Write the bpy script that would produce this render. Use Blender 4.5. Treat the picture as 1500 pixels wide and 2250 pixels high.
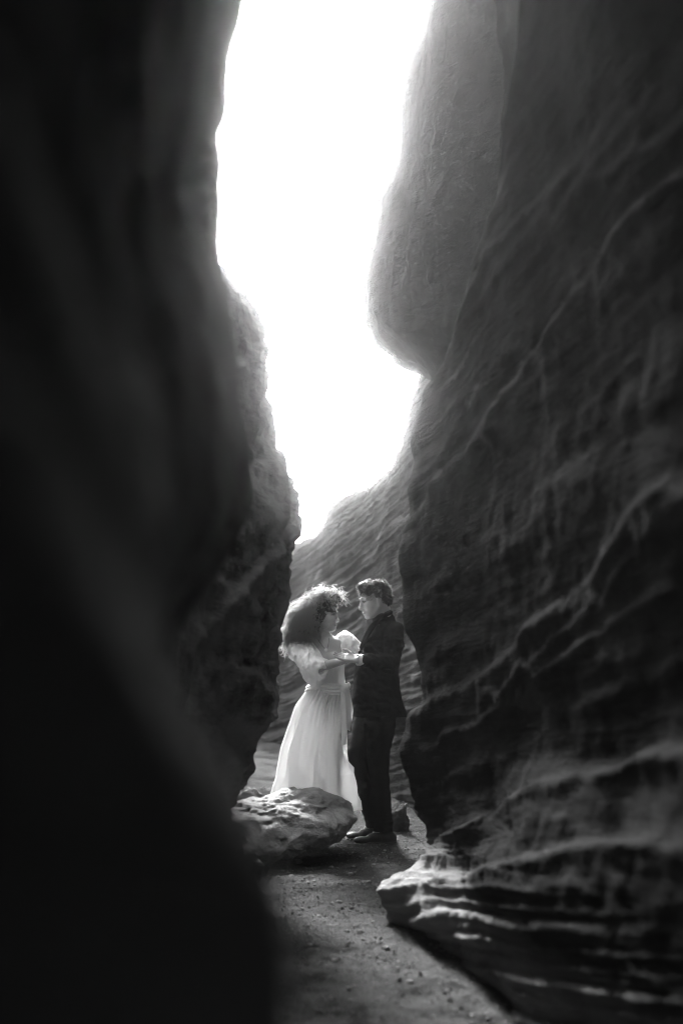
import bpy, math, random
import numpy as np
R = math.radians
rng = np.random.default_rng(7)
random.seed(7)
scene = bpy.context.scene
for o in list(bpy.data.objects): bpy.data.objects.remove(o)

# ------------------------------------------------------------------ camera
EYE, FPX, HZN, CXP = 1.5, 3125.0, 1367.0, 750.0     # eye height, focal length in photo pixels, horizon row, centre column
cam = bpy.data.cameras.new('camera'); camo = bpy.data.objects.new('camera', cam)
scene.collection.objects.link(camo); scene.camera = camo
camo.location = (0, 0, EYE); camo.rotation_euler = (R(90), 0, 0)
cam.lens = 50; cam.sensor_width = 36; cam.shift_y = (HZN-1125)/2250
cam.clip_start = 0.05; cam.clip_end = 500
cam.dof.use_dof = True; cam.dof.focus_distance = 9.65; cam.dof.aperture_fstop = 1.3

# ------------------------------------------------------------------ sky, sun, exposure (black and white photograph: neutral light)
SUN_EL, SUN_AZ = R(34), R(-11)                        # sun behind the couple, slightly left of the canyon axis
world = bpy.data.worlds.new('World'); scene.world = world; world.use_nodes = True
nt = world.node_tree; nt.nodes.clear()
sky = nt.nodes.new('ShaderNodeTexSky'); sky.sky_type = 'NISHITA'; sky.sun_disc = False
sky.sun_elevation = SUN_EL; sky.sun_rotation = SUN_AZ
sky.air_density = 1.0; sky.dust_density = 6.0; sky.ozone_density = 1.0
bw = nt.nodes.new('ShaderNodeRGBToBW'); bg = nt.nodes.new('ShaderNodeBackground'); wo = nt.nodes.new('ShaderNodeOutputWorld')
nt.links.new(sky.outputs[0], bw.inputs[0]); nt.links.new(bw.outputs[0], bg.inputs[0]); nt.links.new(bg.outputs[0], wo.inputs[0])
bg.inputs[1].default_value = 0.15
sl = bpy.data.lights.new('sun', 'SUN'); so = bpy.data.objects.new('sun', sl); scene.collection.objects.link(so)
sl.energy = 2.4; sl.angle = R(8); sl.color = (1, 1, 1)
so.rotation_euler = (R(90)-SUN_EL, 0, math.pi-SUN_AZ)
scene.view_settings.view_transform = 'Standard'; scene.view_settings.look = 'None'
scene.view_settings.exposure = 3.7; scene.view_settings.gamma = 1.0
scene.cycles.use_denoising = True
scene.cycles.max_bounces = 8; scene.cycles.diffuse_bounces = 5; scene.cycles.volume_bounces = 1
scene.cycles.sample_clamp_indirect = 6.0; scene.cycles.filter_width = 1.2

# ------------------------------------------------------------------ helpers
C = scene.collection
def P(px, py, Y):                                    # photo pixel at distance Y
    return np.array([(px-CXP)/FPX*Y, Y, EYE+(HZN-py)/FPX*Y])
def mesh_np(name, v, f, mat=None, parent=None, smooth=True):
    v = np.asarray(v, np.float32); f = np.asarray(f, np.int32)
    me = bpy.data.meshes.new(name); n = f.shape[1]
    me.vertices.add(len(v)); me.vertices.foreach_set('co', v.ravel())
    me.loops.add(f.size); me.loops.foreach_set('vertex_index', f.ravel())
    me.polygons.add(len(f)); me.polygons.foreach_set('loop_start', np.arange(0, f.size, n, dtype=np.int32))
    me.polygons.foreach_set('use_smooth', np.full(len(f), smooth, bool))
    me.update(calc_edges=True); me.validate()
    o = bpy.data.objects.new(name, me); C.objects.link(o)
    if mat: me.materials.append(mat)
    if parent is not None:
        o.parent = parent
        if parent.type == 'EMPTY': o.matrix_parent_inverse = parent.matrix_basis.inverted()
    return o
def tag(o, label=None, cat=None, group=None, kind=None):
    if label: o['label'] = label
    if cat: o['category'] = cat
    if group: o['group'] = group
    if kind: o['kind'] = kind
    return o
def empty(name, loc):
    o = bpy.data.objects.new(name, None); C.objects.link(o); o.location = tuple(float(a) for a in loc)
    o.empty_display_size = 0.1; return o

PERM = np.random.default_rng(3).permutation(256); PERM = np.concatenate([PERM, PERM, PERM])
GRAD = np.random.default_rng(5).normal(size=(256, 3)); GRAD /= np.linalg.norm(GRAD, axis=1)[:, None]
def perlin(p):
    p = np.asarray(p, np.float64); i = np.floor(p).astype(int); f = p-i; i &= 255
    u = f*f*f*(f*(f*6-15)+10); out = 0
    for dx in (0, 1):
        wx = u[:, 0] if dx else 1-u[:, 0]
        for dy in (0, 1):
            wy = u[:, 1] if dy else 1-u[:, 1]
            for dz in (0, 1):
                wz = u[:, 2] if dz else 1-u[:, 2]
                g = GRAD[PERM[PERM[PERM[i[:, 0]+dx]+i[:, 1]+dy]+i[:, 2]+dz]]
                out = out+wx*wy*wz*((f[:, 0]-dx)*g[:, 0]+(f[:, 1]-dy)*g[:, 1]+(f[:, 2]-dz)*g[:, 2])
    return out*1.5
def fbm(p, oct=4, gain=.5, lac=2.03):
    a, s = 1.0, 0
    for k in range(oct): s = s+a*perlin(p*(lac**k)+17.3*k); a *= gain
    return s
def ridged(p, oct=3):
    a, s = 1.0, 0
    for k in range(oct): s = s+a*(.5-2*np.abs(perlin(p*(2.1**k)+9.1*k))); a *= .5
    return s
def grid_faces(nu, nv, flip=False, wrap=False):
    i = np.arange(nu if wrap else nu-1); j = np.arange(nv-1)
    I, J = np.meshgrid(i, j, indexing='ij'); I2 = (I+1) % nu
    f = np.stack([I*nv+J, I2*nv+J, I2*nv+J+1, I*nv+J+1], -1).reshape(-1, 4)
    return f[:, ::-1] if flip else f
def pchip(xk, yk, x):                                # monotone cubic, yk (K, ...)
    xk = np.asarray(xk, float); yk = np.asarray(yk, float)
    h = np.diff(xk); sh = (-1,)+(1,)*(yk.ndim-1)
    d = np.diff(yk, axis=0)/h.reshape(sh); m = np.zeros_like(yk)
    a, b = d[:-1], d[1:]; w1 = (2*h[1:]+h[:-1]).reshape(sh); w2 = (h[1:]+2*h[:-1]).reshape(sh)
    ok = a*b > 0
    m[1:-1] = np.where(ok, (w1+w2)/np.where(ok, w1/np.where(a == 0, 1, a)+w2/np.where(b == 0, 1, b), 1), 0)
    m[0], m[-1] = d[0], d[-1]
    k = np.clip(np.searchsorted(xk, x, side='right')-1, 0, len(xk)-2); t = ((x-xk[k])/h[k]).reshape(sh); hh = h[k].reshape(sh)
    return ((1+2*t)*(1-t)**2)*yk[k]+t*(1-t)**2*hh*m[k]+t*t*(3-2*t)*yk[k+1]+t*t*(t-1)*hh*m[k+1]
def gsmooth(a, s, axis):
    if s <= 0: return a
    r = int(3*s)+1; k = np.exp(-.5*(np.arange(-r, r+1)/s)**2); k /= k.sum()
    return np.apply_along_axis(lambda q: np.convolve(np.pad(q, r, mode='edge'), k, 'valid'), axis, a)
def grid_normals(g):
    n = np.cross(np.gradient(g, axis=0), np.gradient(g, axis=1)); return n/np.maximum(np.linalg.norm(n, axis=-1, keepdims=True), 1e-9)
def noise1(t, seed=0): 
    t = np.asarray(t, float); return perlin(np.stack([t.ravel(), np.full(t.size, .37+seed*3.1), np.full(t.size, 8.13)], -1)).reshape(t.shape)

# ------------------------------------------------------------------ materials (all neutral: the photograph is monochrome)
def new_mat(name):
    m = bpy.data.materials.new(name); m.use_nodes = True; t = m.node_tree
    return m, t, t.nodes['Principled BSDF']
def ramp(t, src, lo, hi, p0=.3, p1=.7):
    r = t.nodes.new('ShaderNodeValToRGB'); t.links.new(src, r.inputs[0])
    r.color_ramp.elements[0].position = p0; r.color_ramp.elements[1].position = p1
    r.color_ramp.elements[0].color = (lo, lo, lo, 1); r.color_ramp.elements[1].color = (hi, hi, hi, 1); return r.outputs[0]
def rock_mat(name, lo, hi, layer=1.0, grain=1.0, dip=.12, spec=0, pale=0):
    m, t, b = new_mat(name); N = t.nodes.new; L = t.links.new
    tc = N('ShaderNodeTexCoord'); sep = N('ShaderNodeSeparateXYZ'); L(tc.outputs['Object'], sep.inputs[0])
    ma = N('ShaderNodeMath'); ma.operation = 'MULTIPLY_ADD'; L(sep.outputs[1], ma.inputs[0]); ma.inputs[1].default_value = dip; L(sep.outputs[2], ma.inputs[2])
    comb = N('ShaderNodeCombineXYZ'); sx = N('ShaderNodeMath'); sx.operation = 'MULTIPLY'; sx.inputs[1].default_value = .12
    sy = N('ShaderNodeMath'); sy.operation = 'MULTIPLY'; sy.inputs[1].default_value = .10
    L(sep.outputs[0], sx.inputs[0]); L(sep.outputs[1], sy.inputs[0]); L(sx.outputs[0], comb.inputs[0]); L(sy.outputs[0], comb.inputs[1]); L(ma.outputs[0], comb.inputs[2])
    st = N('ShaderNodeTexNoise'); st.inputs['Scale'].default_value = 14; st.inputs['Detail'].default_value = 6; st.inputs['Roughness'].default_value = .65; st.inputs['Distortion'].default_value = .3
    L(comb.outputs[0], st.inputs['Vector'])
    n1 = N('ShaderNodeTexNoise'); n1.inputs['Scale'].default_value = 2.2; n1.inputs['Detail'].default_value = 8; n1.inputs['Roughness'].default_value = .62; L(tc.outputs['Object'], n1.inputs['Vector'])
    n2 = N('ShaderNodeTexNoise'); n2.inputs['Scale'].default_value = 60; n2.inputs['Detail'].default_value = 5; n2.inputs['Roughness'].default_value = .7; L(tc.outputs['Object'], n2.inputs['Vector'])
    mx = N('ShaderNodeMath'); mx.operation = 'MULTIPLY_ADD'; L(st.outputs[0], mx.inputs[0]); mx.inputs[1].default_value = .55*layer; L(n1.outputs[0], mx.inputs[2])
    mx2 = N('ShaderNodeMath'); mx2.operation = 'MULTIPLY_ADD'; L(n2.outputs[0], mx2.inputs[0]); mx2.inputs[1].default_value = .35; L(mx.outputs[0], mx2.inputs[2])
    c = .5+.275*layer+.175
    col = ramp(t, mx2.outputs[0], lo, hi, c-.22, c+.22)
    if pale:                                          # light on the low ledge put into the colour as a paler, uneven band
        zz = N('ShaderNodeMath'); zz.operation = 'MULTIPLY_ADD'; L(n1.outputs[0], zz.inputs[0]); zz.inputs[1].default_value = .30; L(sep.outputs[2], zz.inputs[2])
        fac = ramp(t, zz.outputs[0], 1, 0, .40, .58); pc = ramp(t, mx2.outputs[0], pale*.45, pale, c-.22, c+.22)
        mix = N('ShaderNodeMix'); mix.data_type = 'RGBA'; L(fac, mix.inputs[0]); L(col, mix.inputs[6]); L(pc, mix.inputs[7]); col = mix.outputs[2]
    L(col, b.inputs['Base Color'])
    b.inputs['Roughness'].default_value = .88; b.inputs['Specular IOR Level'].default_value = spec
    b1 = N('ShaderNodeBump'); b1.inputs['Strength'].default_value = .8*layer; b1.inputs['Distance'].default_value = .03; L(st.outputs[0], b1.inputs['Height'])
    b2 = N('ShaderNodeBump'); b2.inputs['Strength'].default_value = .8*grain; b2.inputs['Distance'].default_value = .012; L(n2.outputs[0], b2.inputs['Height']); L(b1.outputs[0], b2.inputs['Normal'])
    L(b2.outputs[0], b.inputs['Normal']); return m
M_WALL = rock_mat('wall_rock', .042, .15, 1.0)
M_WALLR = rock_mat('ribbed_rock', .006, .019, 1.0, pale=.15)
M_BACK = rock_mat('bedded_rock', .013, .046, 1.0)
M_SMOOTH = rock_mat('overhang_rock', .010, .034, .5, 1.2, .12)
M_BOULDER = rock_mat('boulder_rock', .09, .36, .25, 1.5, 0)
M_STONE = rock_mat('stone_rock', .07, .22, .2, 1.0, 0)
def sand_mat():
    m, t, b = new_mat('sand'); N = t.nodes.new; L = t.links.new
    tc = N('ShaderNodeTexCoord')
    n1 = N('ShaderNodeTexNoise'); n1.inputs['Scale'].default_value = 3; n1.inputs['Detail'].default_value = 8; n1.inputs['Roughness'].default_value = .65; L(tc.outputs['Object'], n1.inputs['Vector'])
    n2 = N('ShaderNodeTexNoise'); n2.inputs['Scale'].default_value = 85; n2.inputs['Detail'].default_value = 4; n2.inputs['Roughness'].default_value = .8; L(tc.outputs['Object'], n2.inputs['Vector'])
    mx = N('ShaderNodeMath'); mx.operation = 'MULTIPLY_ADD'; L(n2.outputs[0], mx.inputs[0]); mx.inputs[1].default_value = .9; L(n1.outputs[0], mx.inputs[2])
    L(ramp(t, mx.outputs[0], .012, .06, .78, 1.12), b.inputs['Base Color'])
    b.inputs['Roughness'].default_value = .95; b.inputs['Specular IOR Level'].default_value = 0
    bu = N('ShaderNodeBump'); bu.inputs['Strength'].default_value = 1; bu.inputs['Distance'].default_value = .02; L(n2.outputs[0], bu.inputs['Height'])
    L(bu.outputs[0], b.inputs['Normal']); return m
M_SAND = sand_mat()
def plain(name, v, rough=.6, spec=.4, bump=0, scale=80, sub=0, trans=0, sheen=0, var=0, tcol=None):
    m, t, b = new_mat(name); b.inputs['Base Color'].default_value = (v, v, v, 1); b.inputs['Roughness'].default_value = rough
    b.inputs['Specular IOR Level'].default_value = spec
    tc = t.nodes.new('ShaderNodeTexCoord'); n = t.nodes.new('ShaderNodeTexNoise'); n.inputs['Scale'].default_value = scale; n.inputs['Detail'].default_value = 4
    t.links.new(tc.outputs['Object'], n.inputs['Vector'])
    if var: t.links.new(ramp(t, n.outputs[0], v*(1-var), v*(1+var)), b.inputs['Base Color'])
    if bump:
        bu = t.nodes.new('ShaderNodeBump'); bu.inputs['Strength'].default_value = bump; bu.inputs['Distance'].default_value = .004
        t.links.new(n.outputs[0], bu.inputs['Height']); t.links.new(bu.outputs[0], b.inputs['Normal'])
    if sub: b.inputs['Subsurface Weight'].default_value = sub; b.inputs['Subsurface Radius'].default_value = (.008,)*3; b.inputs['Subsurface Scale'].default_value = 1
    if sheen: b.inputs['Sheen Weight'].default_value = sheen
    if trans:
        tr = t.nodes.new('ShaderNodeBsdfTranslucent'); tv = tcol or v; tr.inputs[0].default_value = (tv, tv, tv, 1); mi = t.nodes.new('ShaderNodeMixShader'); mi.inputs[0].default_value = trans
        t.links.new(b.outputs[0], mi.inputs[1]); t.links.new(tr.outputs[0], mi.inputs[2]); t.links.new(mi.outputs[0], t.nodes['Material Output'].inputs[0])
    return m
M_SKIN = plain('skin', .34, .5, .4, .1, 300, sub=.3, var=.06)
M_DRESS = plain('white_crepe', .88, .75, .2, .25, 350, trans=.26, var=.03)
M_BODICE = plain('white_crepe_lined', .88, .75, .2, .25, 350, trans=.10, var=.03)
M_SUIT = plain('dark_wool', .010, .9, 0, .2, 500)
M_TROUSER = plain('dark_trouser_wool', .010, .9, 0, .2, 500)
M_SHIRT = plain('white_shirt', .75, .7, .2, .1, 300)
M_SHOE = plain('black_leather', .012, .6, .25, .1, 120)
M_HAIRD = plain('dark_hair', .012, .5, .2, .3, 200)
M_HAIRC = plain('curly_hair', .03, .4, .5, .3, 200, trans=.55, tcol=.75)
M_LIP = plain('lips', .17, .5, .4); M_DARK = plain('dark_brow', .03, .6); M_EYE = plain('eye', .5, .2, .5); M_METAL = plain('pale_metal', .6, .25, .6)
M_CORD = plain('dark_cord', .03, .5)

# ------------------------------------------------------------------ canyon walls: lofted profile curves (x and distance as functions of height)
def station(pts):                                    # list of (x, Y, z), sorted by height
    a = np.array(sorted(pts, key=lambda q: q[2]), float); return a
def px_station(Y, pts): return station([tuple(P(q[0], q[1], q[2] if len(q) > 2 else Y)) for q in pts])
def loft(stations, zs, vs, zsm=1.5):
    X = np.array([gsmooth(np.interp(zs, s[:, 2], s[:, 0]), zsm, 0) for s in stations])
    Y = np.array([gsmooth(np.interp(zs, s[:, 2], s[:, 1]), zsm, 0) for s in stations])
    mid = np.hypot(np.diff(X, axis=0), np.diff(Y, axis=0)); t = np.concatenate([[0], np.cumsum(np.maximum(mid.mean(1), .05))])
    tt = np.concatenate([np.linspace(t[k], t[k+1], max(2, int((t[k+1]-t[k])/vs[k])+1))[:-1] for k in range(len(t)-1)]+[[t[-1]]])
    return np.stack([pchip(t, X, tt), pchip(t, Y, tt), np.broadcast_to(zs, (len(tt), len(zs)))], -1)
def zgrid(*seg): return np.concatenate([np.arange(a, b-h*.4, h) for a, b, h in seg]+[[seg[-1][1]]])
def lip(s, up, dn): return np.where(s > 0, np.exp(-(s/up)**2), np.exp(s/dn))
def cap_rows(g, side, outs=(.25, .7, 2, 7), drop=(.0, .12, .2, .25)):
    rows = [g]; last = g[:, -1:, :]
    for o_, d_ in zip(outs, drop):
        r = last.copy(); r[..., 0] += side*o_; r[..., 2] += d_; rows.append(r)
    return np.concatenate(rows, 1)
def strata(g, dip, amp_big, amp_lay, amp_fine, lay=7., warp=.25):
    p = g.reshape(-1, 3); big = fbm(p*.9, 4)
    u = p[:, 2]+dip*p[:, 1]+warp*.3*big
    q = np.stack([p[:, 0]*.6, p[:, 1]*.45, u*lay], -1)
    lay_ = ridged(q, 3); mod = np.clip(.5+.9*perlin(p*.8+40), .15, 1.4)
    fine = fbm(p*9, 3)
    return (amp_big*big+amp_lay*lay_*mod+amp_fine*fine).reshape(g.shape[:2])

# --- left wall; its near top is an unseen roof added to shade the foreground
zs = zgrid((-.4, 3.9, .022), (3.9, 8, .1))
NEAR = [(560, 4300), (560, 2100), (535, 1950), (490, 1850), (440, 1770), (395, 1690), (365, 1600), (358, 1520), (372, 1440), (405, 1350), (465, 1270), (522, 1190), (545, 1110), (543, 960), (530, 850), (502, 700), (479, 600), (468, 500), (459, 400), (468, 315), (492, 265), (507, 200), (509, 0)]
def near_edge(Y, dx):                                # the near shoulder of the left wall, running almost along the line of sight
    zf = EYE+.46*Y
    return station([tuple(P(a+dx, b, Y)) for a, b in NEAR]+[tuple(P(512+dx, -90, Y)), ((540+dx-750)/FPX*Y+.06, Y, zf+.15), (1.3, Y, zf+1.9), (1.7, Y, 8)])  # top points: added roof out of view, closing off the sky overhead
LW = [
 station([(-.9, -4, -.4), (-.9, -4, 2.4), (-.9, -4, 4.5), (-.9, -4, 8)]),
 station([(-.55, -1.5, -.4), (-.5, -1.5, 2.2), (-.5, -1.5, 4.2), (-.5, -1.5, 8)]),
 station([(-.35, .2, -.4), (-.3, .2, 1.3), (-.42, .2, 1.8), (-.35, .2, 2.3), (1.3, .2, 4.2), (1.7, .2, 8)]),
 station([tuple(P(*q, .95)) for q in [(612, 2900), (612, 2250), (605, 2100), (588, 2000), (550, 1900), (500, 1800), (450, 1680), (410, 1540), (380, 1360), (330, 1180), (250, 1000), (130, 700), (50, 200), (0, -300)]]+[(-.2, .95, -.4), (1.3, .95, 4.2), (1.7, .95, 8)]),
 near_edge(1.55, -190),
 near_edge(2.2, -95), near_edge(3.0, -35), near_edge(3.7, 0),
 station([(-.65, 4.3, -.4), (-.72, 4.3, 2), (-.72, 4.3, 3.4), (-.6, 4.3, 3.75), (1.3, 4.3, 5.0), (1.7, 4.3, 8)]),
 station([(-.75, 5.1, -.4), (-.78, 5.1, 1.2), (-.72, 5.1, 2), (-.9, 5.1, 3.5), (-.7, 5.1, 3.9), (1.2, 5.1, 5.2), (1.6, 5.1, 8)]),
 station([(-.72, 6.0, -.4), (-.85, 6.0, .6), (-.7, 6.0, 1.2), (-.65, 6.0, 2.0), (-.8, 6.0, 2.8), (-.95, 6.0, 3.6), (-.9, 6.0, 4.4), (1.0, 6.0, 5.5), (1.5, 6.0, 8)]),
 station([(-.72, 6.6, -.4), (-.85, 6.6, .6), (-.66, 6.6, 1.2), (-.62, 6.6, 2.0), (-.78, 6.6, 2.6), (-.95, 6.6, 3.4), (-1.0, 6.6, 4.4), (-2.2, 6.6, 5.2), (-6, 6.6, 8)]),
 px_station(7.7, [(430, 2150), (430, 1950), (440, 1800), (470, 1730), (520, 1650), (540, 1600), (560, 1560), (560, 1500), (545, 1450), (565, 1400), (590, 1300), (600, 1220), (618, 1180), (612, 1140), (590, 1090), (545, 1050), (535, 1000), (530, 930), (520, 840), (510, 720), (480, 650), (440, 590), (420, 450), (390, 200), (0, 0), (-1500, -1200)]),
 px_station(8.3, [(455, 2100), (462, 1932), (475, 1850), (490, 1790), (512, 1732), (555, 1702), (560, 1650), (578, 1612), (608, 1562), (616, 1530), (601, 1490), (607, 1450), (603, 1420), (618, 1380), (629, 1330), (637, 1260), (642, 1202), (664, 1185), (669, 1148), (650, 1105), (646, 1072), (638, 1040), (594, 990), (597, 918), (579, 845), (572, 800), (580, 760), (582, 725), (550, 692), (532, 640), (474, 580), (445, 450), (425, 250), (100, 50), (-1500, -1200)]),
 station([(-.8, 8.8, -.4), (-.8, 8.8, .5), (-.6, 8.8, 1), (-.55, 8.8, 1.6), (-.6, 8.8, 2.2), (-.8, 8.8, 3), (-1.1, 8.8, 3.8), (-2.2, 8.8, 4.8), (-6, 8.8, 8)]),
 station([(-1.0, 9.8, -.4), (-1.0, 9.8, .5), (-.95, 9.8, 1.2), (-1.0, 9.8, 2), (-1.6, 9.8, 3.6), (-3, 9.8, 4.6), (-6, 9.8, 8)]),
 station([(-1.25, 11.5, -.4), (-1.1, 11.5, 1), (-1.1, 11.5, 2), (-1.6, 11.5, 3.4), (-2.2, 11.5, 8)]),
 station([(-1.5, 13, -.4), (-1.4, 13, 2), (-2, 13, 3.4), (-3, 13, 8)]),
 station([(-4, 16.5, -.4), (-4, 16.5, 2), (-4.5, 16.5, 4), (-6, 16.5, 8)]),
]
g = loft(LW, zs, [.2, .1, .03, .02, .02, .02, .02, .02, .02, .025, .025, .02, .012, .014, .03, .05, .08, .15])
n = -grid_normals(g); n *= np.sign(n[..., :1].mean())*1.0
Yv = g[..., 1]
near = np.clip((Yv-1.0)/5, .25, 1)
d = strata(g, .05, .05, .014, .012, 5.)*near
pl_ = g.reshape(-1, 3); farw = np.clip((Yv-6)/1.5, 0, 1)
d += farw*(.034*ridged(pl_*np.array([3, 3, 4.5])+5, 4)+.02*fbm(pl_*13, 3)-.012).reshape(d.shape)
nearw = np.clip((4.3-Yv)/.8, 0, 1)*np.clip((Yv-.4)/.5, 0, 1)
d += nearw*(.024*ridged(np.stack([pl_[:, 1]*.8, pl_[:, 0], (pl_[:, 2]+.55*pl_[:, 1])*2.6], -1), 2)).reshape(d.shape)
# creases on the far buttress: sloping ledges over rounded bulges
for (zc, sl_, a, up, dn) in [(2.36, -.30, .045, .03, .22), (2.06, -.5, .05, .03, .16), (2.95, -.35, .035, .03, .2), (1.45, .25, .045, .03, .2), (1.05, .3, .05, .03, .15), (.72, .2, .05, .03, .12), (3.3, -.6, .03, .03, .15)]:
    zr = zc+sl_*(Yv-7.9)*-1+.06*noise1(Yv*2.3, int(zc*10)); w = np.exp(-((Yv-7.6)/.9)**2)
    d += a*w*lip(g[..., 2]-zr, up, dn)
g2 = g+n*d[..., None]
g2 = cap_rows(g2, -1)
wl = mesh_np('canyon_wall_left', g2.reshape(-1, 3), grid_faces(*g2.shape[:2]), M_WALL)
tag(wl, 'dark rock wall filling the left of the canyon, blurred near the lens', 'rock wall', kind='structure')

# --- right wall
zs = zgrid((-.4, .8, .010), (.8, 3.6, .02), (3.6, 8, .1))
XL = lambda Y: 1.78-.17*Y                            # plan line of the right wall
EDGE = np.array([(2.0, 8.0), (2.5, 7.9), (2.75, 7.75), (2.96, 7.3), (3.15, 6.9), (3.35, 6.5), (3.55, 6.0), (3.77, 5.6), (4.2, 5.3), (8, 5.2)])   # where the wall turns away, by height
def upper(Yb, z0=2.3):
    out = []
    for z in (2.3, 2.6, 2.9, 3.2, 3.5, 3.8, 4.3, 5, 8):
        if z < z0: continue
        ye = np.interp(z, EDGE[:, 0], EDGE[:, 1])
        if Yb <= 8: Y = 4.6+(Yb-4.6)*(ye-4.6)/3.4 if Yb > 4.6 else Yb; x = XL(Y)
        else: Y = ye+(Yb-8)*1.0; x = XL(ye)+.30*(Yb-8)+.15
        x -= .12*max(0, z-2.9) if z < 4.4 else (.18 if Yb < 5.5 else -.8*(z-4.6))
        out.append((x, Y, z))
    return out
RW = [
 station([(.9, -4, -.4), (.9, -4, 8)]),
 station([(1.0, -1, -.4), (1.0, -1, 8)]),
 station([(1.25, 1.2, -.4), (1.25, 1.2, 2.6), (1.0, 1.2, 4), (.9, 1.2, 8)]),
 station([(1.30, 2.4, -.4), (1.26, 2.4, 1.1), (1.34, 2.4, 1.4), (1.30, 2.4, 2.0), (1.30, 2.4, 2.6), (1.0, 2.4, 4), (.9, 2.4, 8)]),
 station([(1.02, 3.8, -.4), (.98, 3.8, .7), (1.05, 3.8, 1.0), (1.14, 3.8, 1.3), (1.10, 3.8, 1.8)]+upper(3.8)),
 station([(.72, 5.1, -.4), (.72, 5.1, .2), (.70, 5.1, .45), (.76, 5.1, .7), (.90, 5.1, 1.0), (.90, 5.1, 1.5), (.89, 5.1, 2.0)]+upper(5.1)),
 station([(.63, 6.0, -.4), (.63, 6.0, .0), (.58, 6.0, .2), (.62, 6.0, .42), (.72, 6.0, .65), (.78, 6.0, 1.0), (.75, 6.0, 1.5), (.74, 6.0, 2.0)]+upper(6.0)),
 station([(.46, 6.8, -.4), (.45, 6.8, .0), (.37, 6.8, .1), (.36, 6.8, .16), (.44, 6.8, .22), (.55, 6.8, .36), (.63, 6.8, .7), (.63, 6.8, 1.1), (.61, 6.8, 1.7), (.62, 6.8, 2.1)]+upper(6.8)),
 station([(.33, 7.2, -.4), (.30, 7.2, .0), (.235, 7.2, .04), (.245, 7.2, .14), (.26, 7.2, .21), (.40, 7.2, .25), (.54, 7.2, .4), (.57, 7.2, .7), (.54, 7.2, 1.1), (.52, 7.2, 1.7), (.54, 7.2, 2.1)]+upper(7.2)),
 station([(.48, 7.6, -.4), (.46, 7.6, .0), (.44, 7.6, .12), (.53, 7.6, .2), (.54, 7.6, .4), (.50, 7.6, .8), (.48, 7.6, 1.1), (.45, 7.6, 1.7), (.46, 7.6, 2.1)]+upper(7.6)),
 station([tuple(P(*q)) for q in [(975, 2100, 8), (968, 1953, 8), (960, 1890, 8), (935, 1820, 8), (905, 1765, 8), (889, 1705, 8), (882, 1650, 8), (905, 1600, 8), (928, 1545, 8), (935, 1480, 8), (915, 1430, 8), (889, 1380, 8), (890, 1300, 8), (882, 1240, 8), (890, 1180, 8), (893, 1080, 8), (901, 1010, 7.95), (908, 960, 7.9), (925, 900, 7.8), (950, 840, 7.6), (1000, 740, 7.3), (1045, 620, 6.9), (1080, 480, 6.5), (1110, 300, 6.0), (1130, 100, 5.6), (1140, -100, 5.4), (1150, -400, 5.4), (1500, -700, 5.4), (3000, -2200, 5.4)]]),
 station([(.56, 8.5, -.4), (.54, 8.5, .2), (.5, 8.5, .8), (.5, 8.5, 1.6), (.56, 8.5, 2.0)]+upper(8.5, 2.5)),
 station([(.62, 9.3, -.4), (.62, 9.3, .3), (.66, 9.3, 1.6), (.75, 9.3, 2.2)]+upper(9.3, 2.6)),
 station([(.85, 10.8, -.4), (.9, 10.8, 1.5), (1.1, 10.8, 3), (2, 10.8, 8)]),
 station([(1.8, 12.5, -.4), (2, 12.5, 3), (3, 12.5, 8)]),
]
g = loft(RW, zs, [.2, .1, .04, .025, .02, .016, .012, .010, .010, .010, .012, .02, .04, .08])
n = grid_normals(g); n *= -np.sign(n[..., :1].mean())
Yv = g[..., 1]; Zv = g[..., 2]
def ridge_z(pts, Yq, off=0):                         # photo ridge line -> height over distance, on the plane of the right wall
    a = []
    for px, py in pts:
        Yk = 1.78/((px-750)/3125+.17); a.append((Yk, EYE+(HZN-py)/FPX*Yk))
    a = np.array(sorted(a)); return np.interp(Yq, a[:, 0], a[:, 1])
d = strata(g, .13, .045, .009, .006, 6.)*np.clip((Yv-.5)/3, .3, 1)
pr_ = g.reshape(-1, 3); ur = pr_[:, 2]+.13*pr_[:, 1]+.04*perlin(pr_*1.3)
d += (.020*ridged(np.stack([pr_[:, 0]*.5, pr_[:, 1]*.35, ur*2.8], -1), 3)*np.clip(.7+.8*perlin(pr_*.7+21), .2, 1.3)).reshape(d.shape)
RIDGES = [([(1500, 390), (1400, 470), (1300, 610), (1200, 760), (1140, 850), (1060, 960), (1000, 1030), (970, 1080), (920, 1150), (892, 1205)], .05, .03, .25),
 ([(1420, 330), (1280, 440), (1190, 540), (1120, 630), (1060, 740), (1000, 850)], .03, .03, .12),
 ([(1300, 350), (1180, 460), (1080, 590), (1000, 760)], .03, .03, .12),
 ([(1120, 780), (1060, 850), (1010, 930), (960, 1030)], .022, .02, .10),
 ([(1500, 1090), (1420, 1150), (1350, 1250), (1250, 1330), (1150, 1410), (1050, 1500), (960, 1550), (905, 1575)], .06, .035, .20),
 ([(1500, 1160), (1420, 1220), (1330, 1330), (1200, 1440), (1100, 1520)], .025, .02, .08),
 ([(1500, 1300), (1400, 1350), (1250, 1450), (1100, 1560), (950, 1640)], .03, .02, .10),
 ([(1500, 1450), (1300, 1550), (1100, 1660), (930, 1740)], .02, .02, .1),
 ([(1500, 1660), (1400, 1690), (1250, 1740), (1100, 1805), (1000, 1850), (900, 1900)], .05, .03, .10),
 ([(1500, 1850), (1400, 1875), (1280, 1900), (1170, 1925), (1000, 1960)], .06, .03, .10)]
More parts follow.
